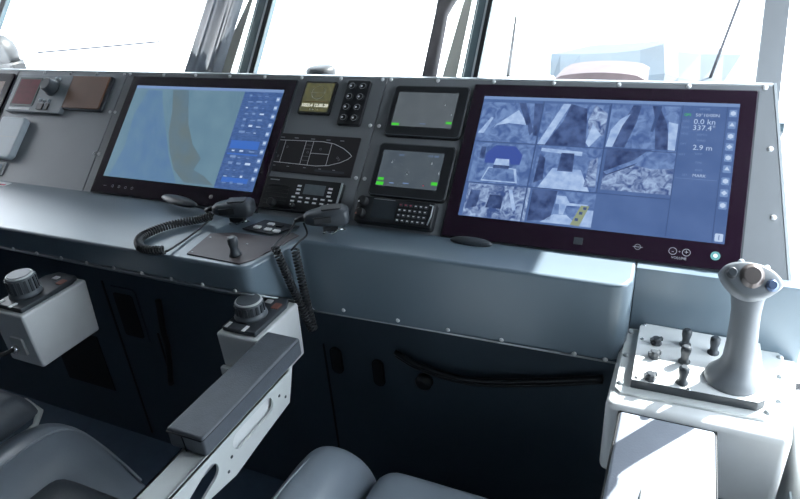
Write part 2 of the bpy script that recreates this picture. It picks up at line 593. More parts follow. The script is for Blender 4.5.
P(C1, full, 'cc'); P(C1, [(.02, .2), (.2, .3), (.22, .8), (.06, .8)], 'cd', 2); P(C1, [(.66, .9), (.72, .9), (.84, .3), (.78, .3)], 'cl', 2); P(C1, [(.35, .3), (.6, .3), (.6, .7), (.38, .7)], 'cd', 2)
P(C2, full, 'cm'); P(C2, [(0, 0), (.36, .1), (.4, 1), (0, 1)], 'cd', 2); P(C2, [(.4, .86), (.55, .86), (.62, .66), (.9, .66), (.9, .6), (.58, .58), (.55, .3), (.48, .3), (.46, .6), (.4, .6)], 'cl', 3)
P(C2, [(.2, 0), (.8, .02), (.6, .3), (.4, .28)], 'cl', 2); P(C2, [(.68, .02), (.82, .0), (.93, .62), (.8, .62)], 'cy', 4); P(C2, [(.82, 0), (1, 0), (1, .5), (.9, .5)], 'cl', 3)
for q in ((.74, .15), (.79, .35), (.84, .5)):
    P(C2, [(q[0], q[1]), (q[0] + .05, q[1]), (q[0] + .05, q[1] + .08), (q[0], q[1] + .08)], 'cdd', 5)
for x0, x1, y0, y1 in ((.4255, .427, 0, .292), (.5075, .509, 0, .292), (.139, .142, .0, .29), (.283, .286, .08, .29), (.0, .425, .182, .184), (.0, .425, .080, .082)):
    b.rect(x0, x1, y0, y1, Z + .0007, 'cdd')
b.rect(0, .53, .2915, .299, Z + .0006, 'txtd')
for txt, x, y, s, m in (('VESSEL', .468, .284, .007, 'txtd'), ('GPS', .437, .27, .008, 'glow_green'), ('50°10/00N', .474, .270, .010, 'txt'), ('0.0 kn', .470, .255, .0165, 'txt'), ('337.4°', .470, .241, .016, 'txt'),
                        ('SOG', .436, .255, .006, 'txtd'), ('COG', .436, .241, .006, 'txtd'), ('HDG', .436, .227, .006, 'txtd'), ('DEPTH', .468, .226, .006, 'txtd'), ('DPT', .436, .204, .006, 'txtd'), ('WIND', .468, .213, .006, 'txtd'), ('2.9 m', .472, .197, .016, 'txt'),
                        ('TEMP', .466, .183, .006, 'txtd'), ('TIME', .468, .164, .006, 'txtd'), ('WPT', .436, .18, .006, 'txtd'), ('RNG', .47, .148, .006, 'txtd'), ('MARK', .472, .136, .009, 'txt'), ('SET', .446, .136, .006, 'txtd')):
    b.text(txt, x, y, s, Z + .0008, m)
b.rect(.43, .505, .128, .1287, Z + .0007, 'txtd')
for y in (.277, .251, .226, .203, .179, .155, .129, .104, .078):
    b.prism(rr(.5125, .5265, y - .008, y + .008, .002, 2), Z, Z + .0003, 'txtd')
    k = random.choice((3, 4, 6))
    b.flat([(.5195 + .0055 * math.cos(2 * math.pi * a / k + 1.57), y + .0055 * math.sin(2 * math.pi * a / k + 1.57)) for a in range(k)], Z + .0006, 'txt')
b.prism(rr(.512, .5265, .004, .02, .002, 2), Z, Z + .0004, 'txt')
b.rect(.5185, .5200, .007, .017, Z + .0006, 'cb')
b.build('screen', t)
b = MB()
b.ring(.379, -.025, .006, .0008, .0077, 'inkg'); b.rect(.370, .388, -.0255, -.0245, .0077, 'inkg')
b.build('brightness_mark', t)
b = MB()
b.ring(.443, -.025, .0075, .001, .0077, 'inkg'); b.ring(.467, -.025, .0075, .001, .0077, 'inkg')
b.text('-', .443, -.025, .014, .0077, 'inkg'); b.text('+', .467, -.025, .014, .0077, 'inkg'); b.text('+', .455, -.025, .008, .0077, 'inkg')
b.text('VOLUME', .455, -.038, .007, .0077, 'inkg')
b.build('volume_mark', t)
MB().prism(rr(.256, .274, -.035, -.020, .001, 2), .0075, .0085, 'dgrey').build('sensor_window', t)
MB().lathe([(.0085, 0), (.0085, .0015)], 'teal', 20, Tr(.517, -.025, .0075)).lathe([(.004, .0015), (.004, .002)], 'ink', 12, Tr(.517, -.025, .0075)).build('power_button', t)

# --- far-left monitor, cut off by the frame
t = thing('display_monitor', 'monitor cut off by the left edge of the picture, pale glare on its dark glass', 'monitor', onpanel(-2.25, 0, 0), 'large flush monitors on the instrument panel')
MB().prism(rr(0, .588, -.051, .330, .003), -.02, .0075, 'glassb').build('bezel', t, bevel=.0008)
M['pale'] = emit('painted_glare', (176, 178, 200))  # glare on the dark glass, put in as an even glow
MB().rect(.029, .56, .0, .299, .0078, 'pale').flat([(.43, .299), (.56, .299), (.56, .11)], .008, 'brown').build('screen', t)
MB().prism([(-2.6, -.06), (-1.66, -.06), (-1.66, .351), (-2.6, .351)], -.012, 0, 'panelp', PANEL).build('instrument_panel', console)

# ================================================================ LEFT SMALL DEVICES
t = thing('radar_control', 'grey control unit with a dark red screen and round knob, far left panel', 'control unit', onpanel(-1.628, .187, 0))
MB().prism(rr(0, .262, 0, .137, .008), -.01, .014, 'hous').build('housing', t, bevel=.003)
MB().prism(rr(.020, .128, .020, .124, .002), .014, .0155, 'black').rect(.026, .122, .026, .118, .0157, 'red').build('screen', t)
MB().lathe([(.028, 0), (.028, .006), (.024, .008), (.022, .028), (.018, .031)], 'dgrey', 28, Tr(.190, .088, .014)).build('rotary_knob', t)
for x, y in ((.19, .124), (.207, .121), (.155, .045), (.175, .041), (.197, .043)):
    MB().dome(.0055, .005, 'wplast', 10, Tr(x, y, .014)).build('button', t)
MB().box(.155, .18, .010, .030, .014, .018, 'black').build('rocker_switch', t)
MB().box(.192, .204, .010, .032, .014, .018, 'black').build('rocker_switch', t)
MB().rect(.02, .12, .006, .015, .0143, 'ink').build('label_strip', t)

t = thing('cover_plate', 'flat brown rectangular cover with rounded frame beside the grey knob unit', 'cover', onpanel(-1.387, .206, 0))
MB().prism(rr(0, .19, 0, .122, .01), -.004, .008, 'dgrey').build('frame', t, bevel=.002)
MB().prism(rr(.004, .180, .004, .118, .006), .008, .013, 'brown').build('cover', t, bevel=.002)

t = thing('telephone_handset', 'white plastic handset box mounted on the far left panel', 'handset', onpanel(-1.61, .018, 0))
MB().prism([(0, 0), (.103, .0), (.115, .012), (.118, .135), (.105, .145), (0, .145)], 0, .022, 'wplast').build('body', t, bevel=.006, seg=3)
MB().box(0, .112, .072, .074, .0222, .0226, 'lgrey').build('seam', t)
t = thing('wall_socket', 'small pale socket plate below the white handset box', 'socket', onpanel(-1.58, -.035, 0))
MB().box(0, .055, 0, .045, 0, .006, 'lgrey').build('plate', t, bevel=.002)
MB().box(.008, .046, .008, .037, .006, .009, 'wplast').build('insert', t, bevel=.001)
p = at_z(4, 184, .9515)
tag(MB().prism(rr(-.05, .022, -.016, .012, .004), 0, .0015, 'ink', Tr(p.x, p.y, .951)).prism(rr(-.05, .016, -.012, -.003, .002), .0015, .002, 'redink', Tr(p.x, p.y, .951)).build('sticker'), 'small white and pink card at the back of the desk, far left', 'card')

# ================================================================ CENTRE DEVICES
t = thing('gps_unit', 'small square instrument with olive screen and white digits, top of centre panel', 'instrument', onpanel(-.498, .232, 0))
MB().prism(rr(0, .096, 0, .096, .004), -.01, .008, 'matte').build('housing', t, bevel=.002)
b = MB().rect(.006, .090, .006, .090, .0083, 'olive')
b.text('1023.4 12.05.20', .048, .024, .0125, .0086, 'gtext', bold=.0006)
b.rect(.01, .086, .034, .036, .0086, 'brown')
b.ring(.048, .062, .02, .001, .0086, 'inkg'); b.rect(.025, .071, .061, .0618, .0086, 'inkg'); b.text('N  W  S  E', .048, .012, .006, .0086, 'inkg')
b.build('screen', t)

t = thing('button_keypad', 'black keypad with eight round buttons beside the olive instrument', 'keypad', onpanel(-.371, .205, 0))
MB().prism(rr(0, .066, 0, .128, .006), -.004, .010, 'black').build('housing', t, bevel=.002)
for i in range(2):
    for j in range(4):
        x, y = .018 + i * .031, .018 + j * .030
        k = MB().lathe([(.0105, 0), (.010, .003), (.008, .004)], 'matte', 18, Tr(x, y, .010))
        k.ring(x, y, .0085, .0010, .0145, 'inkg', 16); k.flat([(x - .003 + .003 * math.cos(a_), y + .003 * math.sin(a_)) for a_ in (0, 1.05, 2.1, 3.14, 4.2, 5.25)], .0147, 'ink')
        k.build('button', t)

def small_display(u, v, label, marks):
    t = thing('small_display', label, 'display', onpanel(u, v, 0), 'two small displays stacked left of the camera monitor')
    MB().prism(rr(0, .197, 0, .139, .012), -.01, .010, 'black').build('housing', t, bevel=.003)
    MB().stroke(rr(.003, .194, .003, .136, .010), .0012, .0103, 'dial', True).build('frame_line', t)
    b = MB().rect(.016, .171, .026, .119, .0104, marks)
    return t, b
M['ds1'] = emit('small_screen_grey', (92, 100, 106), 1, (84, 92, 98), 30, .3, .7)
M['ds2'] = emit('small_screen_blue', (80, 90, 98), 1, (72, 82, 92), 30, .3, .7)
t, b = small_display(-.234, .183, 'small black-framed grey display with two green spots, upper of the stacked pair', 'ds1')
b.rect(.017, .037, .0275, .034, .0106, 'glow_green'); b.rect(.155, .170, .037, .043, .0106, 'glow_green')
b.rect(.143, .1445, .085, .090, .0106, 'ink'); b.rect(.09, .105, .034, .0355, .0106, 'txtd'); b.rect(.163, .165, .06, .064, .0106, 'inkg')
b.build('screen', t)
t, b = small_display(-.234, .025, 'small black-framed display with three green spots and blips, lower of the stacked pair', 'ds2')
b.rect(.017, .036, .0275, .036, .0106, 'glow_green'); b.rect(.019, .034, .040, .047, .0106, 'glow_green'); b.rect(.155, .170, .038, .046, .0106, 'glow_green')
for x, y in ((.045, .09), (.09, .062), (.145, .092), (.168, .07)):
    b.flat([(x - .0018, y - .003), (x + .0018, y - .003), (x, y + .004)], .0106, 'ink')
b.text('12.5  040', .145, .110, .007, .0106, 'txtd'); b.text('HDG', .065, .108, .006, .0106, 'txtd'); b.rect(.085, .1, .036, .038, .0106, 'txtd'); b.rect(.05, .062, .034, .036, .0106, 'txtd')
b.rect(.135, .139, .034, .037, .0106, 'redink')
b.build('screen', t)

t = thing('alarm_panel', 'dark plate with white outline plan of a boat', 'indicator panel', onpanel(-.548, .066, 0))
M['alarm'] = mat('alarm_plate', (48, 44, 47), .35)
MB().prism(rr(0, .255, 0, .108, .002), -.004, .003, 'alarm').build('plate', t)
b = MB()
hull = [(.012, .026), (.012, .088), (.15, .091), (.185, .087), (.215, .076), (.235, .064), (.243, .057), (.235, .048), (.215, .037), (.185, .027), (.15, .023)]
b.stroke(hull, .0016, .0033, 'ink', True)
b.stroke([(.040, .026), (.040, .088)], .0014, .0033, 'ink'); b.stroke([(.102, .024), (.102, .090)], .0014, .0033, 'ink'); b.stroke([(.124, .024), (.124, .090)], .0014, .0033, 'ink')
b.stroke([(.124, .057), (.178, .057)], .0013, .0033, 'ink'); b.stroke([(.178, .027), (.178, .088)], .0013, .0033, 'ink')
for y in (.036, .047, .068, .079):
    b.stroke([(.102, y), (.124, y)], .0006, .0033, 'inkg')
for x in (.02, .03, .05, .115, .15, .205, .21):
    b.ring(x, random.uniform(.035, .08), .003, .0006, .0033, 'inkg', 10)
for x in (.028, .07, .12, .165, .205):
    b.rect(x - .006, x + .006, .0955, .0975, .0033, 'inkg'); b.rect(x - .005, x + .003, .015, .0165, .0033, 'inkg')
b.rect(.15, .235, .008, .014, .0033, 'dgrey')
b.build('boat_outline', t)

t = thing('radio_transceiver', 'black radio with grey screen and rows of white keys below the boat plan', 'radio', onpanel(-.524, -.038, 0))
MB().prism(rr(0, .222, 0, .086, .003), -.01, .012, 'matte').build('housing', t, bevel=.002)
MB().box(.218, .2225, .0, .084, .012, .0145, 'edge').build('side_rail', t)
MB().rect(.118, .178, .046, .073, .0128, 'lcd').build('screen', t)
for i in range(6):
    MB().box(.010, .075, .012 + i * .010, .014 + i * .010, .012, .0135, 'black').build('grille_bar', t)
b = MB().rect(.012, .04, .076, .0785, .0125, 'inkg')
for j in range(2):
    for i in range(6):
        x = .088 + i * .021
        MB().prism(rr(x, x + .014, .022 + j * .011, .028 + j * .011, .001, 2), .0121, .0135, 'dgrey').rect(x + .0015, x + .0125, .0230 + j * .011, .0270 + j * .011, .0138, 'ink').build('key', t)
b.build('key_legends', t)
for x0 in (.097, .186):
    b = MB()
    for y in (.044, .054, .064):
        b.rect(x0, x0 + .012, y, y + .005, .0125, 'ink')
    b.build('key_legends', t)
MB().lathe([(.011, 0), (.010, .014), (.008, .016)], 'black', 18, Tr(.04, .014, .012)).build('rotary_knob', t)
MB().lathe([(.007, 0), (.006, .012)], 'black', 14, Tr(.10, .012, .012)).text('•', .10, .012, .012, .0243, 'ink').build('rotary_knob', t)

t = thing('radio_telephone', 'black radio with knobs, small dark screen and dotted keypad under the lower display', 'radio', onpanel(-.246, -.046, 0))
MB().prism(rr(0, .195, 0, .064, .006), -.006, .022, 'black').build('housing', t, bevel=.003)
MB().rect(.042, .102, .012, .056, .0225, 'dlcd').stroke([(.042, .0585), (.095, .0585)], .0012, .0227, 'inkg').build('screen', t)
b = MB()
for i in range(6):
    for j in range(4):
        x, y = .112 + i * .0125, .012 + j * .0125
        MB().prism(rr(x - .0045, x + .0045, y - .004, y + .004, .001, 2), .022, .0235, 'dgrey').rect(x - .003, x + .002, y - .0012, y + .0016, .0238, 'redink' if (j == 3 and i < 3) else 'ink').build('key', t)
MB().tube([(.186, .008, .024), (.191, .03, .026), (.190, .054, .024), (.182, .056, .024)], .0016, 'edge', 6).build('side_rail', t)
for y, m in ((.048, 'ink'), (.018, 'orange')):
    k = MB().lathe([(.012, 0), (.011, .014), (.008, .016)], 'matte', 18, Tr(.018, y, .022))
    k.text('•', .012, y - .006, .018, .0385, m); k.build('rotary_knob', t)

# ================================================================ DESK FITTINGS
def polyT(pts, z0, z1, m):
    return MB().prism(pts, z0, z1, m)
t = thing('thumb_control_plate', 'brown-grey metal plate with a small black stub knob at desk corner', 'control', Tr(0, 0, .951))
MB().prism([(-.968, .906), (-.818, .900), (-.800, .925), (-.777, 1.02), (-.768, 1.06), (-.79, 1.068), (-.83, 1.035), (-.93, 1.03), (-.985, 1.01)], -.001, .0025, 'plate').build('plate', t, bevel=.001)
MB().lathe([(.014, 0), (.013, .004), (.010, .010), (.009, .018), (.0115, .030), (.0115, .040), (.008, .044)], 'dgrey', 18, Tr(-.852, .932, .0025)).build('knob', t)
for x, y in ((-.96, .915), (-.86, .985), (-.795, 1.0), (-.97, .99)):
    MB().dome(.003, .0015, 'inkg', 8, Tr(x, y, .0025)).build('screw', t)
t = thing('switch_plate', 'small dark plate with white square switches between the two microphones', 'switch', Tr(0, 0, .951))
MB().prism([(-.92, 1.048), (-.83, 1.040), (-.79, 1.098), (-.895, 1.108)], .003, .006, 'black').build('plate', t, bevel=.001)
for x, y, m in ((-.885, 1.062, 'ink'), (-.862, 1.085, 'ink'), (-.852, 1.058, 'ink'), (-.826, 1.055, 'ink'), (-.835, 1.083, 'matte')):
    MB().prism(rr(x - .009, x + .009, y - .006, y + .006, .002, 2), .006, .009, m).build('switch', t)

def microphone(c, ang, label, tilt=0.):
    T = Tr(*c) @ Matrix.Rotation(ang, 4, 'Z') @ Matrix.Rotation(tilt, 4, 'Y')
    t = thing('fist_microphone', label, 'microphone', T, 'fist microphones on the desk')
    # body along local x, cord leaves at -x
    st = [(-.052, .010, .008), (-.047, .016, .012), (-.035, .021, .015), (-.01, .027, .019), (.02, .030, .021), (.038, .029, .020), (.046, .025, .017), (.050, .016, .011)]
    vs, fs, n = [], [], 20
    for x, ry, rz in st:
        for k in range(n):
            a = 2 * math.pi * k / n
            cx, sx = math.cos(a), math.sin(a)
            e = .55
            vs.append((x, ry * math.copysign(abs(cx) ** e, cx), rz * math.copysign(abs(sx) ** e, sx)))
    for i in range(len(st) - 1):
        fs += [(i * n + k, i * n + (k + 1) % n, (i + 1) * n + (k + 1) % n, (i + 1) * n + k) for k in range(n)]
    fs += [list(range(n))[::-1], [(len(st) - 1) * n + k for k in range(n)]]
    MB().add(vs, fs, 'dgrey', True).build('body', t, fix=True)
    MB().prism(rr(-.012, .034, -.016, .016, .006), .0185, .0225, 'black').build('grille', t, bevel=.002)
    MB().box(-.03, .01, -.0295, -.025, -.006, .010, 'black').build('talk_button', t, bevel=.002)
    MB().tube([(-.048, 0, 0), (-.062, 0, -.001), (-.074, 0, -.004)], [.008, .006, .0045], 'black', 12).build('strain_relief', t)
    br = MB().box(-.012, .022, -.014, .014, -.034, -.018, 'black')
    br.tube([(-.012, -.018, -.034), (-.004, -.026, -.025), (.008, -.022, -.036), (.024, -.026, -.024), (.038, -.016, -.030)], .0022, 'steel', 6).build('bracket', t)
    return t, T
# first microphone
c1 = at_z(234, 208, .987)
m1, T1 = microphone(c1, math.radians(20), 'black fist microphone with its coiled cord curling over the left desk')
start = T1 @ Vector((-.072, 0, -.004))
pts = [at_z(212, 216, .972), at_z(196, 220, .963), at_z(170, 225, .963), at_z(148, 233, .963), at_z(139, 240, .963), at_z(141, 247.5, .963), at_z(151, 250, .963), at_z(164, 250, .963)]
inv = T1.inverted()
b = MB()
hx = helix(pts, .0085, 46, 9)
b.tube([inv @ p for p in hx], .0027, 'rubber', 6)
b.build('coiled_cord', m1)
tail = [hx[-1], at_z(170, 249.5, .958), at_z(190, 236, .956), at_z(206, 223, .962), at_z(214, 214, .976)]
MB().tube([inv @ p for p in smoothpath(tail, 6)], .0026, 'rubber', 6).build('cord_tail', m1)
MB().tube([inv @ p for p in smoothpath([start, (start + hx[0]) / 2 + Vector((0, 0, .002)), hx[0]], 5)], .0035, 'rubber', 6).build('cord_lead', m1)
# second microphone
c2 = at_z(327, 216, 1.0)
m2, T2 = microphone(c2, math.radians(30), 'black fist microphone above the desk corner with its coiled cord hanging down')
inv = T2.inverted()
start = T2 @ Vector((-.072, 0, -.004))
cA = [at_z(275, 247, .966), at_x(279, 256, -.757), at_x(288, 278, -.750), at_x(297, 297, -.742), at_x(306, 318, -.730), at_x(312, 329, -.724)]
cB = [at_x(295, 249, -.742), at_x(299, 268, -.738), at_x(304, 290, -.732), at_x(311, 318, -.725), at_x(314, 329, -.722)]
for cc, tn in ((cA, 30), (cB, 26)):
    hx = helix(cc, .0075, tn, 9)
    MB().tube([inv @ p for p in hx], .0028, 'rubber', 6).build('coiled_cord', m2)
    if cc is cA:
        ld = smoothpath([start, at_z(289, 232, .975), at_z(279, 240, .966), hx[0]], 6)
    else:
        ld = smoothpath([T2 @ Vector((-.055, .004, -.012)), at_z(307, 234, .965), at_z(299, 242, .965), hx[0]], 6)
    MB().tube([inv @ p for p in ld], .0024, 'rubber', 6).build('cord_lead', m2)

# reading lamps lying at the foot of the monitors
def lamp(a, bb, z, label, w=.02, stem=None):
    pa, pb = at_z(*a, z), at_z(*bb, z)
    c = (pa + pb) / 2
    d = (pb - pa)
    T = axes(c, d, (-d.y, d.x, .02))
    t = thing('reading_lamp', label, 'lamp', T, 'small oval lamps at the foot of the panel')
    MB().lathe([(.3, -.008), (.8, -.006), (1, 0), (.85, .006), (.4, .010), (.05, .011)], 'dgrey', 28, Matrix.Diagonal((d.length / 2, w, 1, 1))).build('lamp_head', t)
    if stem:
        MB().tube([T.inverted() @ p for p in smoothpath([pb.lerp(pa, .1)] + stem, 6)], .003, 'dgrey', 8).build('stem', t)
    return t
lamp((162, 196), (197, 206), .972, 'oval dark lamp head on a thin stem at the foot of the chart monitor', .017,
     [at_z(205, 209, .966), at_z(214, 211, .962), at_z(222, 214, .957)])
lamp((450, 239), (493, 245), .955, 'oval dark lamp head lying at the foot of the camera monitor', .012)

# ================================================================ JOYSTICK POD
pod = thing('joystick_pedestal', 'white metal pod carrying the joystick at the right of the console', 'pedestal')
b = MB()
tp = [(-.053, .885), (.230, .885), (.262, 1.119), (-.046, 1.119)]
b.prism(tp, .64, .805, 'white')
b.build('body', pod, bevel=.014, seg=4)

jp = thing('control_panel', 'raised square panel of knobs and toggles on the white joystick pod', 'control panel', Tr(0, 0, .805) @ Matrix.Diagonal((1.015, 1.015, 1, 1)))
JT = Matrix.Identity(4)
pl = [(-.041, .912), (-.030, .900), (.190, .906), (.208, .922), (.233, 1.095), (.222, 1.108), (-.030, 1.108), (-.040, 1.098)]
MB().prism(pl, -.001, .005, 'lgrey').build('base_plate', jp, bevel=.0015)
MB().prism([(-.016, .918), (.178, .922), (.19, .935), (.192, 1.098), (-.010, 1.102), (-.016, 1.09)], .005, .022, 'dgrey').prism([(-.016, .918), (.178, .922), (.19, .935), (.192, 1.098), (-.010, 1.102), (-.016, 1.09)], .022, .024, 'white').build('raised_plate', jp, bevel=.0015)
for x, y in ((-.030, 1.09), (-.032, 1.01), (-.033, .925), (.215, .96), (.222, 1.03), (.226, 1.09), (.195, .925)):
    MB().dome(.006, .005, 'edge', 12, Tr(x, y, .005)).build('screw', jp)
for x, y in ((-.008, .925), (-.008, 1.045), (.075, .92), (-.008, 1.095)):
    MB().dome(.004, .003, 'steel', 10, Tr(x, y, .024)).build('screw', jp)
ZP = .829
for px in ((656, 343.5), (654, 357), (650, 379)):
    p = at_z(px[0], px[1], ZP)
    T = Tr(p.x / 1.015, p.y / 1.015, .024)
    k = MB().lathe([(.010, 0), (.010, .004), (.0085, .005), (.0085, .012), (.006, .014)], 'dgrey', 8, T, False)
    k.box(-.011, .011, -.003, .003, .006, .013, 'dgrey', T @ Matrix.Rotation(.5, 4, 'Z')).build('rotary_knob', jp)
for px in ((685, 345), (684, 362), (682, 383), (713, 353)):
    p = at_z(px[0], px[1], ZP)
    T = Tr(p.x / 1.015, p.y / 1.015, .024)
    MB().lathe([(.010, 0), (.010, .003), (.0065, .005), (.0065, .014), (.0085, .024), (.0085, .032), (.005, .036)], 'dgrey', 14, T).build('toggle_switch', jp)

js = thing('joystick', 'tall grey joystick grip with three buttons on its broad head', 'joystick', Tr(.143, .985, .811) @ Matrix.Diagonal((.98, .98, 1.12, 1)))
st = [(.0, .0, .0, .045, .045), (.020, 0, 0, .045, .045), (.027, 0, 0, .042, .042), (.034, .001, 0, .036, .036), (.044, .003, .002, .029, .028), (.055, .004, .003, .0255, .025), (.08, .004, .004, .0245, .024),
      (.11, .002, .006, .0228, .023), (.14, 0., .008, .0225, .022), (.160, -.002, .009, .025, .021), (.175, -.003, .010, .031, .020), (.19, -.004, .012, .038, .019), (.202, -.005, .013, .036, .017), (.21, -.005, .015, .02, .01)]
vs, fs, n = [], [], 28
for z, cx, cy, rx, ry in st:
    vs += [(cx + rx * math.cos(2 * math.pi * k / n), cy + ry * math.sin(2 * math.pi * k / n), z) for k in range(n)]
for i in range(len(st) - 1):
    fs += [(i * n + k, i * n + (k + 1) % n, (i + 1) * n + (k + 1) % n, (i + 1) * n + k) for k in range(n)]
fs += [list(range(n))[::-1], [(len(st) - 1) * n + k for k in range(n)]]
MB().add(vs, fs, 'stick', True).build('grip', js, fix=True)
MB().lathe([(.047, 0), (.048, .003), (.046, .006)], 'matte', 32, Tr(0, 0, -.001)).build('base_ring', js)
# broad head, a rounded plate facing the operator
HT = axes((-.006, -.004, .194), (1, 0, -.12), (0, .62, .78))
out = []
for k in range(40):
    a = math.pi * 2 * k / 40
    x, y = .046 * math.cos(a), .025 * math.sin(a)
    if y < 0:
        x *= 1 - .28 * min(1, -y / .025)
        y *= 1.2
    out.append((x, y))
b = MB()
n = 40
lay = [(.90, -.016), (1, -.009), (1, .009), (.93, .015), (.80, .0175)]
vs = [(x * s, y * s, z) for s, z in lay for x, y in out]
fs = [(i * n + k, i * n + (k + 1) % n, (i + 1) * n + (k + 1) % n, (i + 1) * n + k) for i in range(len(lay) - 1) for k in range(n)] + [list(range(n))[::-1], [(len(lay) - 1) * n + k for k in range(n)]]
b.add(vs, fs, 'stick', True, HT)
b.build('head', js, fix=True)
for x, y, r, h, m in ((-.001, .003, .0145, .005, 'bronze'), (-.030, .001, .007, .005, 'dgrey'), (.029, -.004, .0072, .005, 'bluebtn')):
    T = HT @ Tr(x, y, .0170)
    MB().lathe([(r * 1.25, 0), (r * 1.25, .001), (r, .0015), (r, h), (r * .8, h + .0015)], m, 24, T).build('button', js)
for x in (-.018, .020):
    MB().dome(.005, .005, 'wplast', 10, HT @ Tr(x, .024, .0) @ Matrix.Rotation(-1.57, 4, 'X')).build('button', js)

# ================================================================ CHAIRS
def cushion(x0, x1, y0, y1, z0, z1, m, name, parent, bev=.03, crown=.012, T=None, slope=None):
    """soft box: subdivided grid with rounded edges and a crowned top"""
    nx, ny = 14, 14
    vs, fs = [], []
    def pt(i, j, topside):
        a, c = i / nx, j / ny
        x, y = x0 + (x1 - x0) * a, y0 + (y1 - y0) * c
        ex = min(a, 1 - a) * (x1 - x0); ey = min(c, 1 - c) * (y1 - y0)
        def drop(e):
            return 0 if e >= bev else bev - math.sqrt(max(0, bev * bev - (bev - e) ** 2))
        dz = drop(ex) + drop(ey)
        cr = crown * (1 - (2 * a - 1) ** 2) * (1 - (2 * c - 1) ** 2)
        z = (z1 - min(dz, (z1 - z0) * .9) + cr) if topside else z0
        if slope:
            z += slope(x, y) if topside else 0
        return (x, y, z)
    for side_ in (1, 0):
        for j in range(ny + 1):
            for i in range(nx + 1):
                vs.append(pt(i, j, side_))
    N = (nx + 1)
    o = N * (ny + 1)
    for j in range(ny):
        for i in range(nx):
            k = j * N + i
            fs.append((k, k + 1, k + N + 1, k + N)); fs.append((o + k, o + k + N, o + k + N + 1, o + k + 1))
    for i in range(nx):
        fs.append((i, o + i, o + i + 1, i + 1)); k = ny * N + i; fs.append((k, k + 1, o + k + 1, o + k))
    for j in range(ny):
        k = j * N; fs.append((k, k + N, o + k + N, o + k)); k = j * N + nx; fs.append((k, o + k, o + k + N, k + N))
    return MB().add(vs, fs, m, True, T).build(name, parent, sub=1)


def bolster(pathpts, name, parent, m, m2, pipe=True):
    """pathpts: stations (y, [cross-section points x,z]) lofted along y"""
    n = len(pathpts[0][1])
    vs, fs = [], []
    for y, cs in pathpts:
        vs += [(x, y + (dy if len(q) > 2 else 0), z) for q in cs for x, z, dy in [(q[0], q[1], q[2] if len(q) > 2 else 0)]]
    for i in range(len(pathpts) - 1):
        for k in range(n - 1):
            fs.append((i * n + k, i * n + k + 1, (i + 1) * n + k + 1, (i + 1) * n + k))
    fs.append([k for k in range(n)][::-1]); fs.append([(len(pathpts) - 1) * n + k for k in range(n)])
    return MB().add(vs, fs, m, True).build(name, parent, sub=2, fix=True)


def dial_box(x0, x1, y0, y1, z0, z1, parent, name='control_box', dh=0.):
    """white box with an angled dark top unit and big dial; returns the box"""
    bx = MB().prism([(x0, y0), (x1, y0), (x1, y1), (x0, y1)], z0, z1, 'white')
    # slight taper towards the bottom
    for v in bx.v:
        if abs(v.z - z0) < 1e-6:
            v.y = y0 + (v.y - y0) * .93 + .004
    box = bx.build(name, parent, bevel=.006, seg=3)
    T = Tr(0, 0, z1)
    a = .011
    pts = [(x0 + a, y0 + a), (x1 - a, y0 + a), (x1 - a, y1 - .03), (x1 - .02, y1 - .008), (x0 + .03, y1 - .006), (x0 + a, y1 - .03)]
    MB().prism(pts, 0, .012, 'dgrey', T).build('top_unit', box, bevel=.003)
    cx, cy = x0 + .047, y0 + .068
    r = .031
    prof = [(r * 1.18, -.002), (r * 1.12, .005), (r * .97, .008), (r, .010), (r, .030 + dh), (r * .93, .035 + dh), (r * .80, .037 + dh), (r * .78, .035 + dh)]
    k = MB().lathe([(r * 1.08, 0), (r * 1.08, .004)], 'black', 32, Tr(cx, cy, z1 + .012)).lathe(prof, 'dial', 32, Tr(cx, cy, z1 + .015))
    for i in range(16):
        aa = 2 * math.pi * i / 16
        k.box(r - .001, r + .0022, -.003, .003, .010, .029 + dh, 'dgrey', Tr(cx, cy, z1 + .015) @ Matrix.Rotation(aa, 4, 'Z'))
    k.lathe([(r * .97, 0), (r * .90, .003)], 'lgrey', 32, Tr(cx, cy, z1 + .0485 + dh)).lathe([(r * .82, 0), (r * .80, .002)], 'dial', 32, Tr(cx, cy, z1 + .051 + dh)).build('dial', box)
    for x, y in ((x0 + .022, y0 + .020), (x0 + .068, y0 + .018)):
        MB().box(x - .004, x + .004, y - .010, y + .010, .012, .0135, 'ink', T @ Matrix.Identity(4)).build('key', box)
    MB().prism(rr(x1 - .036, x1 - .018, y1 - .056, y1 - .034, .003), .012, .0135, 'orange', T).build('warning_key', box)
    MB().prism(rr(x0 + .045, x0 + .062, y1 - .040, y1 - .026, .002), .012, .0135, 'ink', T).build('key', box)
    return box

# ---------------- left chair
ch1 = thing('helm_chair', 'grey vinyl helm chair at left with light metal armrest and dial boxes', 'chair', None, 'two helm chairs in front of the console')
# right armrest pad
px0, px1, py0, py1 = -.736, -.655, .546, .852
MB().box(px0, px1, py0, py1, .788, .830, 'leather').build('armrest_pad', ch1, bevel=.006, seg=4)
MB().tube([(px0 + .002, py0 - .0005, .824), (px1 - .004, py0 - .0005, .824), (px1 - .001, py0 + .004, .825), (px1 - .001, py1 - .004, .825)], .0013, 'matte', 5).tube([(px0 + .035, py0 - .0005, .822), (px0 + .037, py0 - .0005, .79)], .0012, 'matte', 5).build('stitching', ch1)
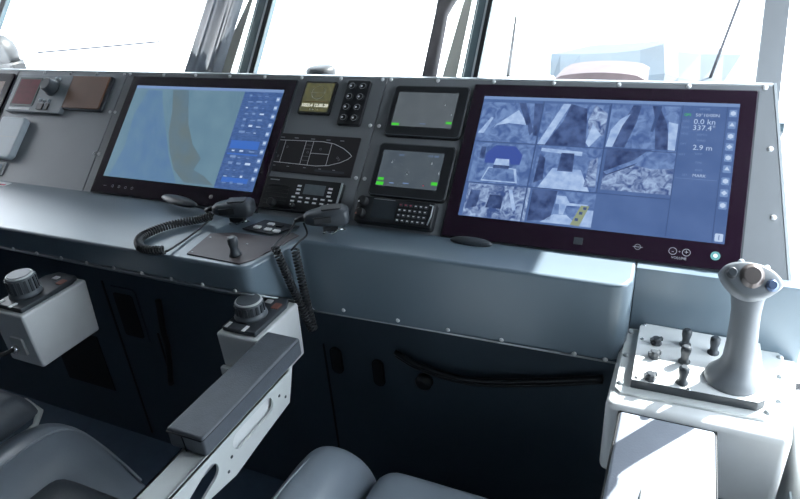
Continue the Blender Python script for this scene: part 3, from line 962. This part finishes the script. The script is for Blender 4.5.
# bracket: side plate with two long slots, as a curve with holes turned into a mesh
def slot(y0, z0, y1, z1, r, n=8):
    d = math.atan2(z1 - z0, y1 - y0)
    out = []
    for cy, cz, a0 in ((y1, z1, d - math.pi / 2), (y0, z0, d + math.pi / 2)):
        out += [(cy + r * math.cos(a0 + math.pi * k / n), cz + r * math.sin(a0 + math.pi * k / n)) for k in range(n + 1)]
    return out
def holed_plate(loops, x, th, m, name, parent):
    c = bpy.data.curves.new('plate', 'CURVE')
    c.dimensions = '2D'
    c.fill_mode = 'BOTH'
    c.extrude = th / 2
    for lp in loops:
        s = c.splines.new('POLY')
        s.points.add(len(lp) - 1)
        for i, (a, z) in enumerate(lp):
            s.points[i].co = (a, z, 0, 1)
        s.use_cyclic_u = True
    ob = bpy.data.objects.new('t', c)
    COL.objects.link(ob)
    bpy.context.view_layer.update()
    me = bpy.data.meshes.new_from_object(ob)
    T = Matrix(((0, 0, 1, x), (1, 0, 0, 0), (0, 1, 0, 0), (0, 0, 0, 1)))
    me.transform(T)
    me.materials.clear()
    me.materials.append(M[m])
    me.name = name
    bpy.data.objects.remove(ob)
    bpy.data.curves.remove(c)
    r = bpy.data.objects.new(name, me)
    COL.objects.link(r)
    r.parent = parent
    return r
outline = [(.26, .60), (.40, .66), (.534, .704), (.60, .692), (.69, .703), (.785, .712), (.815, .787), (.85, .800), (.85, .790), (.30, .790), (.2, .74)]
brk = holed_plate([outline, slot(.628, .755, .718, .755, .018), slot(.44, .712, .548, .748, .018)], -.660, .005, 'lgrey', 'armrest_bracket', ch1)
MB().prism([(-.712, .26), (-.6575, .26), (-.6575, .80), (-.712, .80)], .782, .788, 'lgrey').build('bracket_flange', brk)
MB().box(-.712, -.707, .26, .79, .70, .788, 'lgrey').build('bracket_web', brk)
MB().box(-.670, -.667, .600, .76, .725, .787, 'white').build('lit_slot_plate', brk)  # white plate added close behind the slot, stands in for the lit web
MB().box(-.700, -.697, .40, .545, .72, .75, 'white').build('stiffener', brk)
for y, z in ((.60, .738), (.757, .752), (.775, .735), (.585, .716)):
    MB().dome(.0035, .002, 'dgrey', 8, axes((-.6575, y, z), (0, 1, 0), (0, 0, 1))).build('screw', brk)
dial_box(-.843, -.735, .812, .972, .69, .828, ch1)
MB().box(-.842, -.80, .800, .812, .70, .745, 'lgrey').dome(.006, .006, 'dgrey', 10, axes((-.825, .800, .73), (1, 0, 0), (0, 0, 1))).build('connector_plate', ch1, bevel=.002)
lb = dial_box(-1.392, -1.279, .688, .866, .712, .856, ch1, dh=.012)
MB().prism(rr(-.022, .022, -.024, .022, .006), 0, .006, 'lgrey', axes((-1.332, .691, .768), (1, 0, 0), (0, 0, 1))).build('connector_plate', lb, bevel=.001)
MB().tube([(-1.325, .676, .768), (-1.335, .660, .766), (-1.36, .640, .76), (-1.40, .60, .74)], .005, 'matte', 8).lathe([(.009, 0), (.009, .012)], 'steel', 12, axes((-1.325, .679, .768), (1, 0, 0), (0, 0, 1))).build('cable', lb)
# left armrest, lower
cushion(-1.53, -1.292, .40, .655, .60, .672, 'leather', 'armrest_pad', ch1, .035, .006)
MB().tube([(-1.55, .62, .60), (-1.45, .655, .606), (-1.36, .665, .61), (-1.30, .655, .605), (-1.28, .625, .595), (-1.285, .56, .585)], [.004, .007, .009, .009, .007, .005], 'lgrey', 10).build('armrest_trim', ch1)
# seat with bolster
S1 = []
def cs1(top, yy, sc=1.):
    base = .40
    raw = [(-1.42, .40), (-1.40, .50), (-1.35, .565), (-1.285, .610), (-1.215, .634), (-1.165, .628), (-1.125, .590), (-1.09, .530), (-1.055, .470), (-1.035, .43), (-1.025, .40)]
    cx = -1.2
    return (yy, [(cx + (x - cx) * (sc ** .5), base + (z - base) * top) for x, z in raw])
B = [cs1(.95, .20), cs1(1, .35), cs1(1.0, .48), cs1(.99, .56), cs1(.95, .62), cs1(.86, .655), cs1(.68, .675), cs1(.4, .684, .98), cs1(.05, .684, .96)]
bl = bolster(B, 'side_bolster', ch1, 'leather_lit', 'leather')
crest = [(-1.19, .20, .624), (-1.19, .35, .634), (-1.19, .48, .633), (-1.188, .56, .630), (-1.183, .62, .615), (-1.165, .650, .588), (-1.13, .665, .545), (-1.08, .672, .49), (-1.05, .676, .45)]
MB().tube(smoothpath(crest, 6), .0028, 'piping', 8).build('piping', ch1)
cushion(-1.175, -.83, .20, .578, .42, .572, 'leather', 'seat_cushion', ch1, .05, .01)
cushion(-1.36, -.72, -.02, .12, .50, 1.02, 'leather', 'backrest', ch1, .05, .0)
MB().box(-1.30, -.78, .12, .58, .36, .42, 'dgrey').box(-1.28, -.70, .10, .24, .40, .60, 'dgrey').box(-.74, -.66, .08, .30, .42, .79, 'lgrey').build('seat_frame', ch1, bevel=.01)
MB().lathe([(.17, 0), (.17, .02), (.07, .05), (.06, .36)], 'dgrey', 28, Tr(-1.04, .30, 0)).build('pedestal', ch1)

# ---------------- right chair
ch2 = thing('helm_chair', 'grey vinyl helm chair at bottom centre with a side bolster and broad seat', 'chair', None, 'two helm chairs in front of the console')
def cs2(yy, top, w=1.):
    raw = [(-.655, .42), (-.652, .53), (-.640, .585), (-.612, .618), (-.572, .630), (-.535, .618), (-.508, .585), (-.498, .53), (-.495, .42)]
    cx = -.57
    return (yy, [(cx + (x - cx) * w, .42 + (z - .42) * top) for x, z in raw])
bolster([cs2(.25, 1), cs2(.45, 1), cs2(.62, 1), cs2(.70, .99), cs2(.765, .96), cs2(.805, .88), cs2(.832, .70, .97), cs2(.842, .4, .95), cs2(.842, .05, .93)], 'side_bolster', ch2, 'leather_lit', 'leather')
MB().tube(smoothpath([(-.607, .25, .622), (-.607, .45, .622), (-.607, .62, .621), (-.604, .70, .618), (-.600, .765, .604), (-.590, .808, .575), (-.57, .833, .535), (-.56, .842, .48)], 6), .0022, 'piping', 8).build('piping', ch2)
cushion(-.492, -.03, .25, .845, .46, .578, 'leather_lit', 'seat_cushion', ch2, .045, .006)
cushion(-.64, .02, -.05, .09, .55, 1.0, 'leather', 'backrest', ch2, .05, .0)
MB().box(-.60, -.04, .15, .80, .40, .46, 'dgrey').box(-.60, -.02, .04, .28, .40, .62, 'dgrey').build('seat_frame', ch2, bevel=.01)
MB().lathe([(.17, 0), (.17, .02), (.07, .05), (.06, .40)], 'dgrey', 28, Tr(-.30, .40, 0)).build('pedestal', ch2)
# its right armrest, sloping down to the pod
A, Bq, Cq, D = at_z(620, 410, .795), at_z(716, 430, .795), at_z(717, 499, .757), at_z(602, 499, .757)
Bq.y = A.y
d = (A - D).normalized()
D2, C2_ = D - d * .25, Cq - (Bq - Cq).normalized() * .22
nrm = (Bq - A).cross(d).normalized()
b = MB()
th = nrm * -.032
vs = [D2, C2_, Bq, A]
b.add(vs + [v + nrm * -.034 if nrm.z > 0 else v + nrm * .034 for v in vs], [(0, 1, 2, 3), (7, 6, 5, 4), (0, 4, 5, 1), (1, 5, 6, 2), (2, 6, 7, 3), (3, 7, 4, 0)], 'leather_lit')
M['rpad'] = mat('pale_vinyl', (150, 156, 168), .4, var=.03, bump=.2, bscale=300)
for i in range(len(b.mats)):
    b.mats[i] = M['rpad']
b.build('armrest_pad', ch2, bevel=.006, seg=3, fix=True)
off = nrm * (.0035 if nrm.z > 0 else -.0035)
MB().tube([D2 - off * 1.5, A - off * 1.5], .0028, 'matte', 6).tube([C2_ - off * 1.5, Bq - off * 1.5, A - off * 1.5], .0028, 'matte', 6).build('edge_piping', ch2)
MB().prism([(.02, .30), (.085, .30), (.085, .86), (.02, .86)], .72, .766, 'lgrey').box(.02, .08, .15, .30, .42, .766, 'lgrey').build('armrest_bracket', ch2, bevel=.005)

# ================================================================ ROOM
struct(MB().box(-3.6, .45, -2.6, 1.62, -.08, 0, 'floor').build('floor'))
b = MB()
W0 = Vector((0, 1.55, 1.2))
WD = Vector((0, math.cos(math.radians(50)), math.sin(math.radians(50))))
WIN = axes(W0, (1, 0, 0), WD)      # local x across, y up the raked glass, z towards the room
HL = 1.11
struct(MB().box(-3.6, .19, 1.50, 1.54, 0, 1.12, 'inwall').box(.19, .45, 1.50, 1.54, 0, .45, 'inwall').build('wall_front'))
struct(MB().box(-3.6, .45, -2.6, 2.32, 2.05, 2.12, 'inwall').build('ceiling'))
struct(MB().box(-3.68, -3.6, -2.6, 1.6, 0, 1.0, 'inwall').box(-3.68, -3.6, -2.6, .6, 1.0, 2.05, 'inwall').build('wall_left'))
struct(MB().box(.42, .46, -2.6, 1.6, 0, .72, 'inwall').box(.42, .46, -2.6, .74, .72, 2.05, 'inwall').box(.42, .46, .74, 2.3, 1.83, 2.05, 'inwall').build('wall_right'))
struct(MB().box(-3.6, .45, -2.66, -2.6, 0, 2.05, 'inwall').build('wall_back'))

def mullion(x0, x1, name, mm='frame', lines=True):
    b = MB().box(x0, x1, -.10, HL, -.005, .012, mm, WIN)
    if lines:
        w = x1 - x0
        b.box(x0 + w * .60, x0 + w * .72, -.10, HL, .012, .0135, 'edge', WIN)
        b.box(x0 + w * .74, x1, -.10, HL, .012, .015, 'seal', WIN)
        b.box(x0 + w * .10, x0 + w * .14, -.10, HL, .012, .0132, 'edge', WIN)
    return struct(b.build(name))
mullion(-1.255, -1.192, 'trim_1')
mullion(-.531, -.486, 'trim_2')
mullion(.146, .194, 'trim_3', 'paneldark', False)
mullion(-2.56, -2.46, 'trim_4')
struct(MB().box(-3.6, .45, HL - .02, HL + .06, -.04, .04, 'frame', WIN).box(-3.6, .206, -.11, -.09, -.03, .03, 'frame', WIN).build('trim_5'))
for i, (x0, x1) in enumerate(((-3.6, -2.56), (-2.46, -1.255), (-1.192, -.531), (-.486, .150))):
    struct(MB().box(x0, x1, -.10, HL, -.004, .004, 'glass', WIN).build('window_%d' % (i + 1)))
struct(MB().box(.194, .42, -.2, HL, -.004, .004, 'glass', WIN).build('window_5'))
struct(MB().box(.438, .444, .74, 1.62, .72, 1.83, 'glass').build('window_6'))

# curtains gathered beside the mullions (inside, parallel with the glass)
t = thing('window_curtain', 'wide grey gathered curtain beside the left window post', 'curtain')
N_, prof = 22, []
b = MB()
vs, fs = [], []
for j in range(2):
    for i in range(N_ + 1):
        a = i / N_
        xb = -1.420 + .135 * a
        xt = -1.39 + (.14 + .10 * 0) * a
        x = (xb, xt)[j]
        vs.append((x, (-.05, HL - .05)[j], .050 + .012 * math.sin(a * 9.5) + .006 * math.sin(a * 23)))
for i in range(N_):
    fs.append((i, i + 1, N_ + 2 + i, N_ + 1 + i))
b.add(vs, fs, 'clothl', True, WIN)
o_ = b.build('cloth', t)
sm = o_.modifiers.new('s', 'SOLIDIFY'); sm.thickness = .004
MB().prism([(-1.322, -.05), (-1.257, -.05), (-1.246, .30), (-1.249, .30)], .036, .040, 'cream', WIN).build('lining', t)
t = thing('window_curtain', 'narrow dark grey strip of curtain bunched beside the centre window post', 'curtain')
b = MB()
C_ = [(-.05, -.618, -.578), (.10, -.619, -.581), (.16, -.619, -.583), (.19, -.621, -.572), (.22, -.622, -.558), (.25, -.622, -.556), (.32, -.625, -.553), (HL - .05, -.63, -.55)]
vs, fs, n = [], [], 16
for y, xa, xb in C_:
    for k in range(n):
        a = 2 * math.pi * k / n
        vs.append(((xa + xb) / 2 + (xb - xa) / 2 * math.cos(a), y, .06 + .014 * math.sin(a) * (1 + .3 * math.sin(3 * a))))
for i in range(len(C_) - 1):
    fs += [(i * n + k, i * n + (k + 1) % n, (i + 1) * n + (k + 1) % n, (i + 1) * n + k) for k in range(n)]
fs += [list(range(n))[::-1], [(len(C_) - 1) * n + k for k in range(n)]]
b.add(vs, fs, 'cloth', True, WIN).build('cloth', t, fix=True)
MB().prism([(-.575, -.05), (-.534, -.05), (-.534, .3), (-.550, .3)], .036, .040, 'cream', WIN).build('lining', t)

# low white locker at the right wall
t = thing('side_locker', 'low white locker against the right wall beside the joystick pod', 'locker', Tr(0, 0, 0))
MB().box(.266, .419, .30, 1.118, 0, .74, 'white').build('body', t, bevel=.008)
MB().box(.262, .266, .45, .95, .08, .64, 'wplast').build('door', t, bevel=.001)

# ================================================================ OUTSIDE
struct(MB().box(-30, 20, 1.66, 40, .22, .30, 'snow').build('ground'))
struct(MB().box(.50, 20, -10, 1.66, .22, .30, 'snow').build('ground_side'))
struct(MB().box(-30, -3.9, -10, 1.66, .22, .30, 'snow').build('ground_port'))

def outside(px, py, Yd):
    return at_y(px, py, Yd)
# dark crack / mooring line on the quay
pa, pb = at_z(38, 53, .305), at_z(160, 42, .305)
pm = at_z(95, 48, .305)
tag(MB().tube(smoothpath([pa, pm, pb], 8), .022, 'line', 6).build('mooring_line'), 'thin dark line lying across the white ground beyond the left window', 'rope')
# boat under a light blue tarp
c = at_z(640, 76, .3)
t = thing('covered_boat', 'light blue tarp-covered boat on the white ground beyond the right window', 'boat', Tr(0, 0, 0))
ridge = [(550, 74, 77), (560, 64, 78), (580, 56, 79), (612, 53, 80), (640, 50, 80), (664, 44, 81), (678, 52, 81), (700, 60, 82), (722, 66, 82), (738, 74, 82)]
vs, fs = [], []
Yb = c.y
for px, pt_, pb_ in ridge:
    a = at_y(px, pt_, Yb + .5); q = at_y(px, pb_, Yb - .3)
    vs += [Vector((q.x, q.y - .2, .29)), Vector((q.x, q.y, .30 + (a.z - .3) * .45)), Vector((a.x, a.y, max(a.z, .4))), Vector((a.x, a.y + .9, .3 + (a.z - .3) * .5)), Vector((a.x, a.y + 1.2, .29))]
for i in range(len(ridge) - 1):
    for k in range(4):
        fs.append((i * 5 + k, (i + 1) * 5 + k, (i + 1) * 5 + k + 1, i * 5 + k + 1))
MB().add(vs, fs, 'tarp', False).build('tarpaulin', t)
pA, pB = at_y(556, 78, Yb - 1.6), at_y(642, 79, Yb - 1.6)
arc = [at_y(553 + 92 * k / 12, 80 - 7.5 * math.sin(math.pi * k / 12) ** .45, 4.2) for k in range(13)]
tag(MB().prism([(arc[0].x, .3)] + [(p.x, p.z) for p in arc] + [(arc[-1].x, .3)], -.4, 0, 'rust', Matrix(((1, 0, 0, 0), (0, 0, -1, 4.2), (0, 1, 0, 0), (0, 0, 0, 1)))).build('deck_hatch', fix=True), 'low brownish hatch with an arched top just outside the right window', 'hatch')
# poles and stay wires
tag(MB().tube([at_z(709, 81, .3), at_y(742, -6, at_z(709, 81, .3).y)], .012, 'line', 6).build('stay_wire'), 'thin dark wire slanting up beyond the right window', 'wire')
tag(MB().tube([at_z(508, 76, .3), at_y(516, 16, 5.2)], [.022, .008], 'deckgrey', 6).build('whip_aerial'), 'thin knobbly dark aerial standing outside beside the centre window post', 'aerial')
tag(MB().tube([at_z(531, 64, .3), at_y(533, -8, at_z(531, 64, .3).y)], .09, 'mast', 12).build('mast'), 'pale grey upright pole outside beside the thin dark aerial', 'pole')
# dark domed vents just outside
for px, w, hh, lb_, Yd in (((320, 74), .055, 4, 'dark rounded deck vent top just above the panel edge, left of the centre post', 2.0), ((192, 72), .03, 7, 'small grey vent peeking above the panel left of the wide curtain', 2.0)):
    p = at_y(px[0], px[1] - 8, Yd)
    t = thing('deck_vent', lb_, 'vent', Tr(p.x, p.y, .30))
    H_ = p.z - .3
    MB().lathe([(w * .5, 0), (w * .5, H_ - .02)], 'deckgrey', 16).build('stem', t)
    MB().lathe([(w * .9, H_ - .05), (w, H_ - .03), (w, H_ - .012), (w * .8, H_ - .002), (w * .4, H_ + .001)], 'deckgrey', 20).build('cap', t)
p = at_y(-2, 52, 2.1)
t = thing('searchlight', 'grey domed searchlight with brackets outside the far left window', 'searchlight', Tr(p.x, p.y, .3))
H_ = p.z - .3
MB().lathe([(.085, H_ - .05), (.09, H_), (.080, H_ + .04), (.05, H_ + .075), (.01, H_ + .085)], 'domeg', 24).build('dome', t)
MB().lathe([(.06, 0), (.06, H_ - .12), (.10, H_ - .10), (.10, H_ - .05)], 'deckgrey', 20).box(.05, .13, -.03, .03, H_ - .16, H_ - .06, 'deckgrey').box(.09, .15, -.02, .02, H_ - .20, H_ - .13, 'mast').build('bracket', t)

# ================================================================ LIGHT
w = bpy.data.worlds.new('sky')
SC.world = w
w.use_nodes = True
bg = w.node_tree.nodes['Background']
bg.inputs['Color'].default_value = (.86, .925, 1.0, 1)
bg.inputs['Strength'].default_value = 1.0
sd = bpy.data.lights.new('sun', 'SUN')
sd.energy = 3.2
sd.angle = math.radians(.6)
sd.color = (1., .97, .92)
sun = bpy.data.objects.new('sun', sd)
COL.objects.link(sun)
S = Vector((.49, .61, .635)).normalized()
sun.rotation_euler = S.to_track_quat('Z', 'Y').to_euler()
sun.location = (3, 3, 5)

SC.view_settings.view_transform = 'Standard'
SC.view_settings.look = 'None'
SC.view_settings.gamma = 1
SC.view_settings.use_curve_mapping = False
SC.view_settings.exposure = EXPO
